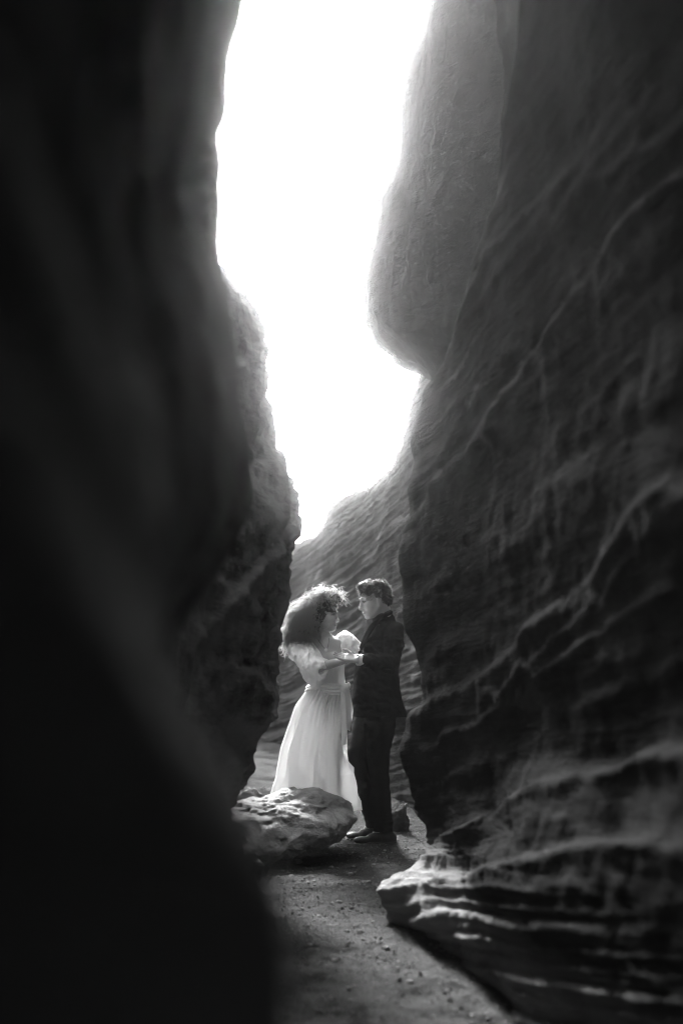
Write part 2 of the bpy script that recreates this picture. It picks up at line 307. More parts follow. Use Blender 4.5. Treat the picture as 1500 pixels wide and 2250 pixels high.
for k, (pts, a, up, dn) in enumerate(RIDGES):
    zr = ridge_z(pts, Yv)+.035*noise1(Yv*2.6, k)+.018*noise1(Yv*8, k+20)+.010*noise1(Yv*21, k+40)
    am = a*np.clip(.75+.6*noise1(Yv*1.7+3, k+7), .2, 1.3)
    Yr = [1.78/((q[0]-750)/3125+.17) for q in pts]; am *= np.clip((Yv-min(Yr)+.5)/.4, 0, 1)*np.clip((max(Yr)+.4-Yv)/.4, 0, 1)
    d += am*lip(Zv-zr, up, dn)
# thin bedding at the foot of the wall
low = np.clip((.75-Zv)/.4, 0, 1)**1.5*np.clip((8.4-Yv)/.6, 0, 1)
u = Zv+.19*Yv+.02*noise1(Yv*1.5+Zv, 31)
def saw(t): f = t-np.floor(t); return np.where(f < .86, (f/.86)**1.6, (1-f)/.14)
def jit(t, k): return t+.35*noise1(t*.9, k)+.10*noise1(Yv*2.2, k+3)
for fr, am, sd in ((6.5, .034, 1), (15., .020, 2), (34., .009, 3)):
    d += low*am*saw(jit(u*fr, sd*11))*np.clip(.8+.7*noise1(Yv*1.4+sd*5+u*fr*.25, sd+50), .15, 1.4)
d += low*.006*fbm(np.stack([g[..., 0].ravel()*12, Yv.ravel()*12, Zv.ravel()*20], -1), 3).reshape(d.shape)
g2 = g+n*d[..., None]; g2 = cap_rows(g2, 1)
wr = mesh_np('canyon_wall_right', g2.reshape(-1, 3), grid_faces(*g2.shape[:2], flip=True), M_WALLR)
tag(wr, 'ribbed dark rock wall with sloping ledges along the right of the canyon', 'rock wall', kind='structure')

# --- overhanging mass high on the right, behind the near wall
zs = zgrid((2.2, 6.6, .025), (6.6, 9, .1))
OV = [
 station([(1.3, 8.6, 2.2), (1.0, 8.6, 4), (.95, 8.6, 5.4), (2, 8.6, 6.3), (5, 8.6, 9)]),
 station([(1.1, 9.3, 2.2), (1.0, 9.3, 3.0), (.62, 9.3, 3.7), (.55, 9.3, 4.6), (.62, 9.3, 5.6), (1.4, 9.3, 6.5), (5, 9.3, 9)]),
 px_station(10.0, [(1090, 1100), (1050, 900), (1000, 840), (930, 790), (860, 745), (832, 690), (830, 580), (850, 510), (862, 440), (905, 350), (918, 260), (925, 150), (955, 50), (965, 0), (975, -80), (1150, -300), (2000, -900)]),
 px_station(10.6, [(1100, 1100), (1030, 900), (990, 840), (925, 822), (905, 815), (878, 808), (832, 768), (820, 735), (807, 690), (805, 640), (806, 580), (822, 520), (828, 450), (869, 360), (886, 280), (885, 210), (893, 150), (925, 60), (936, 0), (950, -80), (1100, -300), (2000, -900)]),
 station([(1.4, 11.1, 2.2), (1.2, 11.1, 3.2), (.6, 11.1, 3.7), (.4, 11.1, 4.2), (.5, 11.1, 5), (.6, 11.1, 6), (1.2, 11.1, 6.8), (4, 11.1, 9)]),
 station([(2.4, 12.2, 2.2), (2.0, 12.2, 3.7), (1.4, 12.2, 5), (1.6, 12.2, 9)]),
 station([(4, 13, 2.2), (4, 13, 9)]),
]
g = loft(OV, zs, [.04, .03, .02, .02, .03, .08], 2.0)
n = grid_normals(g); n *= -np.sign(n[..., :1].mean())
p = g.reshape(-1, 3)
vert = ridged(np.stack([p[:, 0]*5+p[:, 1]*3.2, p[:, 1]*.5, p[:, 2]*.35], -1), 2).reshape(g.shape[:2])
d = strata(g, .1, .035, .004, .008, 5.)+.026*vert+(.022*ridged(p*np.array([4, 4, 2.5]), 4)+.014*fbm(p*13, 3)+.012).reshape(g.shape[:2])
g2 = cap_rows(g+n*d[..., None], 1)
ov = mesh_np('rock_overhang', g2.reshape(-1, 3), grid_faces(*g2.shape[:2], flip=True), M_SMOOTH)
tag(ov, 'smooth bulging rock overhang hanging into the sky gap at upper right', 'rock overhang', kind='structure')

# --- back wall: bedded slope behind the couple
path = [(1.6, 9.6, 4.6), (.95, 10.7, 4.3), (.66, 11.9, 3.66), (.55, 12.3, 3.30), (.47, 12.6, 3.14), (.44, 12.8, 2.95), (.34, 13.3, 2.84), (.20, 14, 2.80), (.05, 14.5, 2.80), (-.07, 15, 2.76), (-.24, 15.5, 2.56), (-.48, 16.4, 2.44), (-1.2, 18, 2.3), (-3, 20, 2.6), (-7, 22, 3)]
tt_ = np.linspace(0, 1, 120); BW = []
for (x, y, h) in path:
    zz = -.3+(h+.3)*tt_; lean = .35*np.clip(zz/h, 0, 1)**1.5+.15*np.clip((zz-.8*h)/(.2*h), 0, 1)**2
    nx, ny = .35, .9
    BW.append(np.stack([x+nx*(lean-.45), y+ny*(lean-.45), zz], -1))
A = np.array(BW); tk = np.concatenate([[0], np.cumsum(np.hypot(np.diff(A[:, -1, 0]), np.diff(A[:, -1, 1])))])
tt = np.concatenate([np.arange(0, tk[2], .05), np.arange(tk[2], tk[12], .014), np.arange(tk[12], tk[-1], .15)])
g = pchip(tk, A, tt)
ii = np.linspace(0, 119, 300); g = np.stack([np.stack([np.interp(ii, np.arange(120), g[k, :, c]) for c in range(3)], -1) for k in range(len(g))])
n = grid_normals(g); n *= -np.sign((n[..., 1]).mean())
p = g.reshape(-1, 3); big = fbm(p*1.1, 4)
u = p[:, 2]+.13*p[:, 1]-.12*p[:, 0]+.05*big
beds = .028*ridged(np.stack([p[:, 0]*.35, p[:, 1]*.3, u*4.5], -1), 2)+.026*ridged(np.stack([p[:, 0]*.5, p[:, 1]*.35, u*13], -1), 2)
mod = np.clip(.7+.8*perlin(p*.9+11), .25, 1.3)
d = (.05*big+beds*mod+.006*fbm(p*10, 3)).reshape(g.shape[:2])
cr = p[:, 2]-(1.95+.75*(p[:, 0]-.0)+.1*perlin(p*2.)); d += (.05*lip(cr, .04, .3)).reshape(d.shape)
edge = np.linspace(0, 1, 300)[None, :]
g2 = g+n*d[..., None]
g2[..., 2] += (.035*fbm(np.stack([g[..., 0].ravel()*5, g[..., 1].ravel()*5, np.zeros(p.shape[0])], -1), 3)).reshape(d.shape)*edge**6
last = g2[:, -1:, :]; rows = [g2]
for o_, dz in ((.15, .01), (.5, -.03), (2.5, -.1), (8, -.2)):
    r = last.copy(); r[..., 0] += .35*o_; r[..., 1] += .9*o_; r[..., 2] += dz; rows.append(r)
g2 = np.concatenate(rows, 1)
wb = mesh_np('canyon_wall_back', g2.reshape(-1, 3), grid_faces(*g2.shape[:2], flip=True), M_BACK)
tag(wb, 'finely bedded rock slope closing the canyon behind the couple', 'rock wall', kind='structure')

# --- unseen end wall behind the photographer, added to keep the near rock dark
gx, gz = np.meshgrid(np.linspace(-2.5, 2.5, 60), np.linspace(-.3, 9, 100), indexing='ij')
g = np.stack([gx, -4.2+.15*np.abs(gx), gz], -1); d = strata(g, .1, .2, .05, .02, 4.)
g[..., 1] += d
we = mesh_np('canyon_wall_end', g.reshape(-1, 3), grid_faces(60, 100), M_WALL)
tag(we, 'unseen dark rock added to close the canyon behind the camera', 'rock wall', kind='structure')

# ------------------------------------------------------------------ ground
def ground_h(x, y):
    p = np.stack([x.ravel(), y.ravel(), np.zeros(x.size)], -1)
    h = .022*fbm(p*1.7, 4)+.012*fbm(p*7+5, 4)+.005*ridged(p*15, 2)+.004*fbm(p*34, 2)
    hh = h.reshape(x.shape)*np.where((y > 2) & (y < 16), 1, .5)
    flat = np.exp(-(((x-.2)/.35)**2+((y-9.75)/.45)**2)); hh = hh*(1-.7*flat)
    hh += .05*np.exp(-((x-.05)/.22)**2-((y-7.9)/.2)**2)            # low mound in front of the boulder
    hh += .10*np.clip((np.abs(x-.1)-.55)/.4, 0, 1)**2*np.exp(-((y-9)/5)**2)
    hh += .10*np.clip((y-10.6)/3, 0, 1)
    return hh
xs = np.concatenate([np.linspace(-60, -3, 20), np.arange(-2.9, -1, .1), np.arange(-1, 1, .0125), np.arange(1, 3, .1), np.linspace(3.1, 60, 20)])
ys = np.concatenate([np.linspace(-60, -5, 15), np.arange(-4.8, 4.5, .12), np.arange(4.5, 12.5, .016), np.arange(12.5, 20, .1), np.linspace(20.2, 90, 25)])
gx, gy = np.meshgrid(xs, ys, indexing='ij'); g = np.stack([gx, gy, ground_h(gx, gy)], -1)
gr = mesh_np('ground', g.reshape(-1, 3), grid_faces(len(xs), len(ys)), M_SAND)
tag(gr, 'dark gritty sand floor of the canyon', 'ground', kind='structure')
def gz_at(x, y): return float(ground_h(np.array([[x]]), np.array([[y]]))[0, 0])

# ------------------------------------------------------------------ stones
def ico(sub):
    import bmesh
    bm = bmesh.new(); bmesh.ops.create_icosphere(bm, subdivisions=sub, radius=1); bm.verts.ensure_lookup_table()
    v = np.array([q.co[:] for q in bm.verts]); f = np.array([[q.index for q in fc.verts] for fc in bm.faces]); bm.free(); return v, f
V1, F1 = ico(1); V3, F3 = ico(3); V4, F4 = ico(4); V6, F6 = ico(6)
def rock(name, loc, r, label, cat='rock', rot=0, seed=0, mat=None, v=V4, f=F4, rough=.35, group=None):
    q = v*(1+rough*fbm(v*1.1+seed*3.7, 4)[:, None]+.10*ridged(v*2.3+seed, 3)[:, None]); q = q*np.array(r)
    c, s = math.cos(rot), math.sin(rot); q = np.stack([q[:, 0]*c-q[:, 1]*s, q[:, 0]*s+q[:, 1]*c, q[:, 2]], -1)
    o = mesh_np(name, q, f, mat or M_STONE); o.location = loc; return tag(o, label, cat, group)
# the boulder in front of the bride, outline traced in the photograph
YB = 8.95
out = [(470, 1835), (478, 1800), (492, 1778), (525, 1762), (565, 1752), (602, 1739), (650, 1733), (700, 1738), (735, 1752), (762, 1774), (772, 1797), (764, 1812), (750, 1830), (725, 1850), (690, 1864), (650, 1874), (600, 1888), (540, 1902), (490, 1895), (470, 1870)]
cx0, cy0 = 618, 1815
O = np.array([P(a, b, YB) for a, b in out]); c0 = P(cx0, cy0, YB)
ang = np.arctan2(O[:, 2]-c0[2], O[:, 0]-c0[0]); rad = np.hypot(O[:, 2]-c0[2], O[:, 0]-c0[0]); od = np.argsort(ang)
v = V6; th = np.arctan2(v[:, 2], v[:, 0]); rr = np.interp(th, np.concatenate([ang[od]-2*np.pi, ang[od], ang[od]+2*np.pi]), np.tile(rad[od], 3))
cl = np.hypot(v[:, 0], v[:, 2])**.75
q = np.stack([rr*cl*np.cos(th), .34*np.sign(v[:, 1])*np.abs(v[:, 1])**.9, rr*cl*np.sin(th)], -1)
q[:, 1] += .95*np.clip(q[:, 2]+.10, 0, 1)                                # upper face leans away from the camera
q[:, 1] += .25*np.clip(-q[:, 2]-.02, 0, 1)*np.clip(q[:, 0]/.3, 0, 1)*2   # undercut at the right
nv = v/np.linalg.norm(v, axis=1)[:, None]
pit = -np.clip(perlin(q*6+2)-.24, 0, 1)*.10-np.clip(perlin(q*21+8)-.28, 0, 1)*.06
q += nv*(.03*fbm(q*4, 3)+.020*ridged(q*np.array([2.5, 2.5, 7])+q[:, :1]*1.5, 4)+.010*fbm(q*22, 3)+pit)[:, None]
q[:, 2] *= .86; q[:, 2] -= .02; q[:, 0] *= 1.04
bo = mesh_np('boulder', q, F6, M_BOULDER); bo.location = c0
tag(bo, 'large pale pitted boulder on the sand in front of the white dress', 'boulder')
def st(px, py, Y, r, label, seed, rot=0, mat=None, rough=.35):
    w = P(px, py, Y); x = w[0]; z = gz_at(x, Y)+r[2]*.45
    return rock('rock', (x, Y, z), r, label, 'rock', rot, seed, mat, V4, F4, rough)
st(545, 1690, 11.2, (.10, .08, .09), 'small dark rock at the foot of the left wall, left of the skirt', 2)
st(876, 1712, 10.2, (.07, .11, .13), 'rough dark rock against right wall behind the man', 11, .3, M_BACK, .45)
st(520, 1850, 8.45, (.16, .12, .10), 'rounded rock in shadow at the left foot of the boulder', 9, .5)
# loose pebbles that can be picked out on the sand
peb = [(655, 1892, .020), (603, 1890, .013), (880, 1812, .012), (892, 1779, .011), (728, 1905, .014), (770, 1925, .013), (690, 1940, .012), (640, 1925, .011), (810, 1960, .013), (745, 1985, .012), (820, 1905, .012), (845, 1870, .010), (700, 2010, .013), (790, 2050, .014), (850, 2085, .012), (735, 2110, .013), (900, 2160, .014), (680, 2080, .011)]
for k, (px, py, s) in enumerate(peb):
    Y = EYE*FPX/(py-HZN); x = (px-CXP)/FPX*Y
    o = rock('pebble', (x, Y, gz_at(x, Y)+s*.4), (s*1.3, s, s*.8), 'small loose pebble on the dark sand', 'pebble', k*1.3, k, M_BOULDER, V3, F3, .3, 'loose pebbles scattered on the canyon floor')
# gritty gravel, too fine to count
NG = 14000; gy_ = 4.8+rng.random(NG)**1.0*7.5; gx_ = rng.uniform(-.9, .85, NG); sz = .0025+.008*rng.random(NG)**6
gzz = ground_h(gx_[None, :], gy_[None, :])[0]
rr = 1+.3*rng.normal(size=(NG, len(V1), 1)); sc = rng.uniform(.6, 1.3, (NG, 1, 3))*np.array([1, 1, .7])
vv = V1[None]*np.clip(rr, .6, 1.4)*sc*sz[:, None, None]+np.stack([gx_, gy_, gzz+sz*.3], -1)[:, None, :]
ff = F1[None]+(np.arange(NG)*len(V1))[:, None, None]
go = mesh_np('gravel', vv.reshape(-1, 3), ff.reshape(-1, 3), M_STONE, smooth=False)
tag(go, 'fine gravel strewn over the canyon floor', 'gravel', kind='stuff')

# ------------------------------------------------------------------ figures: smooth solid modelling on a grid
class Field:
    def __init__(s, lo, hi, h):
        s.lo = np.array(lo, float); s.h = h; s.n = np.ceil((np.array(hi)-s.lo)/h).astype(int)+1; s.d = np.full(s.n, 1.0, np.float32)
    def sl(s, lo, hi):
        a = np.clip(np.floor((np.array(lo)-s.lo)/s.h).astype(int), 0, s.n-1); b = np.clip(np.ceil((np.array(hi)-s.lo)/s.h).astype(int)+1, 1, s.n)
        ix = tuple(slice(a[i], b[i]) for i in range(3)); ax = [(s.lo[i]+s.h*np.arange(a[i], b[i])).astype(np.float32) for i in range(3)]
        return ix, ax[0][:, None, None], ax[1][None, :, None], ax[2][None, None, :]
    def merge(s, ix, e, k, cut=False):
        a = s.d[ix]
        if cut: a, e = -a, e
        if k > 0:
            hh = np.clip(.5+.5*(a-e)/k, 0, 1); r = a*(1-hh)+e*hh-k*hh*(1-hh)
        else: r = np.minimum(a, e)
        s.d[ix] = -r if cut else r
    def cone(s, a, b, ra, rb, k=.02, cut=False):
        a = np.array(a, float); b = np.array(b, float); m = max(ra, rb)+k+.03
        ix, X, Y, Z = s.sl(np.minimum(a, b)-m, np.maximum(a, b)+m); ab = b-a; L = max(ab@ab, 1e-9)
        t = np.clip(((X-a[0])*ab[0]+(Y-a[1])*ab[1]+(Z-a[2])*ab[2])/L, 0, 1)
        s.merge(ix, np.sqrt((X-a[0]-t*ab[0])**2+(Y-a[1]-t*ab[1])**2+(Z-a[2]-t*ab[2])**2)-(ra+t*(rb-ra)), k, cut)
    def chain(s, pts, rs, k=.015):
        for i in range(len(pts)-1): s.cone(pts[i], pts[i+1], rs[i], rs[i+1], k)
    def ell(s, c, r, k=.02, M=None, cut=False):        # M: rows are the local axes
        c = np.array(c, float); r = np.array(r, float); m = r.max()+k+.03
        ix, X, Y, Z = s.sl(c-m, c+m); q = [X-c[0], Y-c[1], Z-c[2]]
        if M is not None: q = [q[0]*M[i][0]+q[1]*M[i][1]+q[2]*M[i][2] for i in range(3)]
        k0 = np.sqrt((q[0]/r[0])**2+(q[1]/r[1])**2+(q[2]/r[2])**2); k1 = np.sqrt((q[0]/r[0]**2)**2+(q[1]/r[1]**2)**2+(q[2]/r[2]**2)**2)
        s.merge(ix, k0*(k0-1)/np.maximum(k1, 1e-6), k, cut)
    def rings(s, secs, yaw=0, k=.02, pw=2.0):          # (centre, rx, ry) stacked in height; yaw turns the section
        secs = sorted(secs, key=lambda q: q[0][2]); z = np.array([q[0][2] for q in secs])
        Cx = [q[0][0] for q in secs]; Cy = [q[0][1] for q in secs]; rx = [q[1] for q in secs]; ry = [q[2] for q in secs]
        m = max(max(rx), max(ry))+.06
        ix, X, Y, Z = s.sl((min(Cx)-m, min(Cy)-m, z[0]-.06), (max(Cx)+m, max(Cy)+m, z[-1]+.06)); zf = Z.ravel()
        I = lambda a: pchip(z, np.array(a), np.clip(zf, z[0], z[-1]))[None, None, :]
        dx, dy = X-I(Cx), Y-I(Cy); c, sn = math.cos(yaw), math.sin(yaw); u, w = dx*c+dy*sn, -dx*sn+dy*c
        a, b = I(rx), I(ry); e = ((np.abs(u)/a)**pw+(np.abs(w)/b)**pw)**(1/pw); dd = (e-1)*np.minimum(a, b)*.95
        s.merge(ix, np.maximum(dd, np.maximum(z[0]-Z, Z-z[-1])), k)
    def noise(s, amp, scale, lo=None, hi=None, stretch=(1, 1, 1)):
        ix, X, Y, Z = s.sl(lo if lo is not None else s.lo, hi if hi is not None else s.lo+s.h*s.n)
        a = s.d[ix]; w = np.abs(a) < .03
        XX, YY, ZZ = np.broadcast_arrays(X, Y, Z); p = np.stack([XX[w]*stretch[0], YY[w]*stretch[1], ZZ[w]*stretch[2]], -1)*scale
        a = a.copy(); a[w] += amp*fbm(p, 3); s.d[ix] = a
    def mesh(s):
        D = s.d; I = D < 0; nx, ny, nz = D.shape
        cs = np.zeros((nx-1, ny-1, nz-1), np.int8)
        for dx in (0, 1):
            for dy in (0, 1):
                for dz in (0, 1): cs += I[dx:nx-1+dx, dy:ny-1+dy, dz:nz-1+dz]
        act = np.argwhere((cs > 0) & (cs < 8)); idx = np.full(cs.shape, -1, np.int64); idx[tuple(act.T)] = np.arange(len(act))
        acc = np.zeros((len(act), 3)); cnt = np.zeros(len(act)); cor = [(i, j, k) for i in (0, 1) for j in (0, 1) for k in (0, 1)]
        for a in cor:
            for b in cor:
                if sum(b)-sum(a) == 1 and all(b[i] >= a[i] for i in range(3)):
                    da = D[act[:, 0]+a[0], act[:, 1]+a[1], act[:, 2]+a[2]]; db = D[act[:, 0]+b[0], act[:, 1]+b[1], act[:, 2]+b[2]]
                    m = (da < 0) != (db < 0); t = np.where(m, da/np.where(da-db == 0, 1, da-db), 0)
                    acc += np.where(m[:, None], np.array(a)+t[:, None]*(np.array(b)-np.array(a)), 0); cnt += m
        V = s.lo+s.h*(act+acc/cnt[:, None]); F = []
        for ax in range(3):
            o1, o2 = [(1, 2), (2, 0), (0, 1)][ax]; S = [slice(None)]*3; T = [slice(None)]*3
            S[ax] = slice(0, -1); T[ax] = slice(1, None); ch = I[tuple(S)] != I[tuple(T)]
            e = np.argwhere(ch); ok = (e[:, o1] > 0) & (e[:, o2] > 0) & (e[:, o1] < D.shape[o1]-1) & (e[:, o2] < D.shape[o2]-1); e = e[ok]
            if not len(e): continue
            q = []
            for (i, j) in ((0, 0), (1, 0), (1, 1), (0, 1)):
                c = e.copy(); c[:, o1] -= 1-i; c[:, o2] -= 1-j; q.append(idx[tuple(c.T)])
            q = np.stack(q, -1); ins = I[tuple(e.T)]; q[~ins] = q[~ins][:, ::-1]; F.append(q)
        return V, np.concatenate(F)
def build(F, name, mat, parent, it=2):
    V, Fq = F.mesh()
    for _ in range(it):                                 # light smoothing
        acc = np.zeros_like(V); cnt = np.zeros(len(V))
        for a, b in ((0, 1), (1, 2), (2, 3), (3, 0)):
            np.add.at(acc, Fq[:, a], V[Fq[:, b]]); np.add.at(cnt, Fq[:, a], 1)
        V = V*.5+.5*acc/np.maximum(cnt, 1)[:, None]
    return mesh_np(name, V, Fq, mat, parent)
def frame(fwd, up):
    f = np.array(fwd, float); f /= np.linalg.norm(f); u = np.array(up, float); u -= f*(u@f); u /= np.linalg.norm(u); return np.array([f, np.cross(u, f), u])
def head(F, c, M, s, female=False):
    W = lambda f, l, u: np.array(c)+s*(f*M[0]+l*M[1]+u*M[2])
    F.ell(W(-.012, 0, .03), (.100*s, .077*s, .092*s), .01, M)
    F.ell(W(.030, 0, -.040), (.064*s, .058*s, .078*s), .03, M)
    F.cone(W(.074, -.012, -.098), W(.074, .012, -.098), .018*s, .018*s, .02)
    for sd in (-1, 1):
        F.cone(W(-.005, sd*.056, -.045), W(.06, sd*.022, -.095), .018*s, .016*s, .025)
        F.ell(W(.052, sd*.040, -.028), (.03*s, .026*s, .028*s), .02, M)
        F.cone(W(.086, sd*.010, .024), W(.068, sd*.048, .020), .011*s, .010*s, .014)
        F.ell(W(-.008, sd*.078, -.012), (.017*s, .008*s, .030*s), .006, M)
        F.ell(W(.096, sd*.031, .002), (.018*s, .019*s, .011*s), .008, M, cut=True)
        F.ell(W(.099, sd*.012, -.043), (.012*s, .009*s, .009*s), .006, M)
    F.cone(W(.090, 0, .016), W(.112, 0, -.034), .008*s, .011*s, .012)
    F.ell(W(.112, 0, -.038), (.013*s, .011*s, .010*s), .006, M)
    F.cone(W(.091, -.014, -.068), W(.091, .014, -.068), .007*s, .007*s, .006); F.ell(W(.097, 0, -.067), (.008*s, .016*s, .006*s), .005, M)
    F.ell(W(.093, 0, -.081), (.009*s, .015*s, .007*s), .005, M)
    F.cone(W(.10, -.022, -.0742), W(.10, .022, -.0742), .0035*s, .0035*s, .002, cut=True)
    return W
def face_bits(W, M, s, parent):
    for sd in (-1, 1):
        o = mesh_np('eye', V3*.0115*s+W(.076, sd*.031, .002), F3, M_EYE, parent)
        q = V3*.0062*s+W(.0835, sd*.031, .001); mesh_np('iris', q, F3, M_DARK, o)
        tube('eyelid', [W(.088, sd*.016, .005), W(.092, sd*.026, .012), W(.086, sd*.040, .009), W(.076, sd*.048, .001)], .0026*s, M_DARK, o)
        tube('eyebrow', [W(.098, sd*.012, .026), W(.096, sd*.028, .033), W(.083, sd*.046, .028)], .0036*s, M_DARK, parent)
    tube('lips', [W(.090, -.020, -.0735), W(.0995, -.008, -.072), W(.1005, 0, -.0735), W(.0995, .008, -.072), W(.090, .020, -.0735)], .0042*s, M_LIP, parent)
def tube(name, pts, r, mat, parent, sides=8, sub=4):
    pts = np.array(pts, float); K = len(pts); t = np.arange(K); tt = np.linspace(0, K-1, (K-1)*sub+1)
    Q = pchip(t, pts, tt) if K > 2 else np.stack([np.interp(tt, t, pts[:, c]) for c in range(3)], -1)
    rr = np.interp(tt, t, r) if np.ndim(r) else np.full(len(tt), r)
    T = np.gradient(Q, axis=0); T /= np.linalg.norm(T, axis=1)[:, None]; ref = np.array([.31, .52, .8])
    A = np.cross(T, ref); A /= np.linalg.norm(A, axis=1)[:, None]; B = np.cross(T, A); a = np.linspace(0, 2*np.pi, sides, endpoint=False)
    v = (Q[:, None]+rr[:, None, None]*(np.cos(a)[None, :, None]*A[:, None]+np.sin(a)[None, :, None]*B[:, None]))
    v = v.transpose(1, 0, 2); return mesh_np(name, v.reshape(-1, 3), grid_faces(sides, len(Q), wrap=True), mat, parent)
def hand(F, wrist, d, nrm, s, curl, spread=.02, thumb=1, kk=.006):
    """palm and five fingers; d: finger direction, nrm: palm normal (fingers curl towards it)"""
    d = np.array(d, float); d /= np.linalg.norm(d); nrm = np.array(nrm, float); nrm -= d*(nrm@d); nrm /= np.linalg.norm(nrm); sd = np.cross(d, nrm)
    w = np.array(wrist, float); tips = []
    for i, (o, L0) in enumerate(((-.030, .070), (-.010, .080), (.010, .076), (.029, .060))):
        b = w+s*(d*.085+sd*o*1.0); F.cone(w+s*(d*.01+sd*o*.55), b, .014*s, .0115*s, .012)
        p = b; dirc = d+sd*(o*spread*20); a = 0
        for j, (fr, rr) in enumerate(((.45, .0095), (.32, .0085), (.23, .0075))):
            a += curl[j]; v = dirc*math.cos(a)+nrm*math.sin(a); v /= np.linalg.norm(v); q = p+v*L0*fr*s
            F.cone(p, q, (rr+.0006)*s, rr*s*.93, kk*.6); p = q
        tips.append(p)
    b = w+s*(d*.030-thumb*sd*.022); m = b+s*(d*.028-thumb*sd*.022+nrm*.014); e = m+s*(d*.028-thumb*sd*.004+nrm*.012); f = e+s*(d*.022+thumb*sd*.004+nrm*.004)
    F.cone(b, m, .015*s, .0115*s, .01); F.cone(m, e, .011*s, .0095*s, .005); F.cone(e, f, .0095*s, .0075*s, .003)
    return tips
def curls(name, roots, dirs, length, coil, turns, thick, mat, parent, seg=14, droop=.3):
    n = len(roots); r = np.random.default_rng(len(name)+n); t = np.linspace(0, 1, seg)
    dirs = dirs/np.linalg.norm(dirs, axis=1)[:, None]; ref = r.normal(size=(n, 3)); A = np.cross(dirs, ref); A /= np.linalg.norm(A, axis=1)[:, None]; B = np.cross(dirs, A)
    L = length*(.5+r.random(n)); ph = r.random(n)*6.28; cw = turns*(.6+.8*r.random(n))*6.28; rc = coil*(.5+r.random(n))
    ctr = roots[:, None]+dirs[:, None]*(t[None, :, None]*L[:, None, None]); ctr[..., 2] -= droop*L[:, None]*t[None]**2
    an = ph[:, None]+cw[:, None]*t[None]; Rr = rc[:, None]*np.minimum(1, t*4)[None]
    Q = ctr+A[:, None]*(Rr*np.cos(an))[..., None]+B[:, None]*(Rr*np.sin(an))[..., None]
    T = np.gradient(Q, axis=1); T /= np.maximum(np.linalg.norm(T, axis=2, keepdims=True), 1e-9)
    U = np.cross(T, A[:, None]*.8+B[:, None]*.3+dirs[:, None]*.5); U /= np.maximum(np.linalg.norm(U, axis=2, keepdims=True), 1e-9); W = np.cross(T, U)
    th = thick*(.6+.8*r.random(n))[:, None]*(1-.6*t)[None]
    ring = np.stack([Q+th[..., None]*(math.cos(a)*U+math.sin(a)*W) for a in (0, 2.094, 4.189)], 2)     # n, seg, 3, 3
    base = (np.arange(n)*seg*3)[:, None, None, None]; I = (np.arange(seg-1)*3)[None, :, None, None]; k = np.arange(3)
    quad = np.stack([k, (k+1) % 3, (k+1) % 3+3, k+3], -1)[None, None]
    return mesh_np(name, ring.reshape(-1, 3), (base+I+quad).reshape(-1, 4), mat, parent)

# ================================================================== the man
YM = 9.78
pm = lambda px, py, dy=0.: P(px, py, YM+dy)
man = empty('person', (P(835, 1850, YM)[0], YM, 0))
tag(man, 'man in dark suit standing in profile facing the woman', 'person', 'couple standing in the canyon')
hc = pm(823, 1319, -.02); HM = frame((-.93, -.22, -.20), (-.22, 0, 1.0))
F = Field(hc-np.array([.42, .55, 1.75]), hc+np.array([.30, .36, .20]), .0055)
Wm = head(F, hc, HM, 1.0)
neck = pm(848, 1385, .02)
F.cone(Wm(-.035, 0, -.05), neck, .056, .064, .03)
F.rings([(pm(845, 1372, .02), .06, .12), (pm(843, 1390, .02), .095, .15), (pm(840, 1420, .02), .11, .15), (pm(834, 1490, .02), .115, .145), (pm(832, 1540, .02), .12, .155), (pm(832, 1575, .02), .11, .155)], 0, .03)
SH, EL, WR = pm(862, 1384, -.19), pm(856, 1452, -.27), pm(788, 1450, -.39)
F.chain([SH, EL, WR], [.035, .036, .026], .01)
SH2, EL2, WR2 = pm(850, 1384, .20), pm(822, 1446, .24), pm(772, 1428, .18)
F.chain([SH2, EL2, WR2], [.035, .036, .026], .01)
HIP, KN, AN = pm(833, 1570, -.07), pm(831, 1672, -.08), pm(842, 1815, -.09)
HIP2, KN2, AN2 = pm(822, 1570, .10), pm(790, 1668, .10), pm(822, 1806, .10)
F.chain([HIP, KN, AN], [.085, .055, .038]); F.chain([HIP2, KN2, AN2], [.085, .055, .038])
for a, dy in ((AN, -.09), (AN2, .10)):
    F.cone(a, a+np.array([-.06, -.01, -.05]), .028, .018, .01)
hand(F, WR+np.array([-.006, 0, -.002]), (-.95, .02, .20), (.10, -.55, .85), 1.0, (.08, .16, .16), .02, thumb=-1)
hand(F, WR2, (-.9, .1, .2), (0, .5, .7), .95, (.3, .4, .3))
body = build(F, 'body', M_SKIN, man, 1)
body['label'] = 'bare head and hands of the man, face in profile'
face_bits(Wm, HM, 1.0, man)
# trousers
F = Field(pm(735, 1840, -.35), pm(900, 1500, .4), .006)
F.chain([pm(836, 1555, -.06), pm(833, 1600, -.07), pm(830, 1672, -.08), pm(836, 1750, -.09), pm(842, 1822, -.09)], [.112, .102, .074, .064, .070], .02)
F.chain([pm(822, 1555, .09), pm(808, 1600, .10), pm(786, 1664, .10), pm(806, 1740, .10), pm(824, 1814, .10)], [.112, .098, .074, .064, .068], .02)
F.noise(.006, 9, stretch=(1, 1, 2)); F.noise(.010, 14, pm(720, 1840, -.4), pm(900, 1775, .4), stretch=(.6, .6, 2.2))
build(F, 'trousers', M_TROUSER, man, 1)
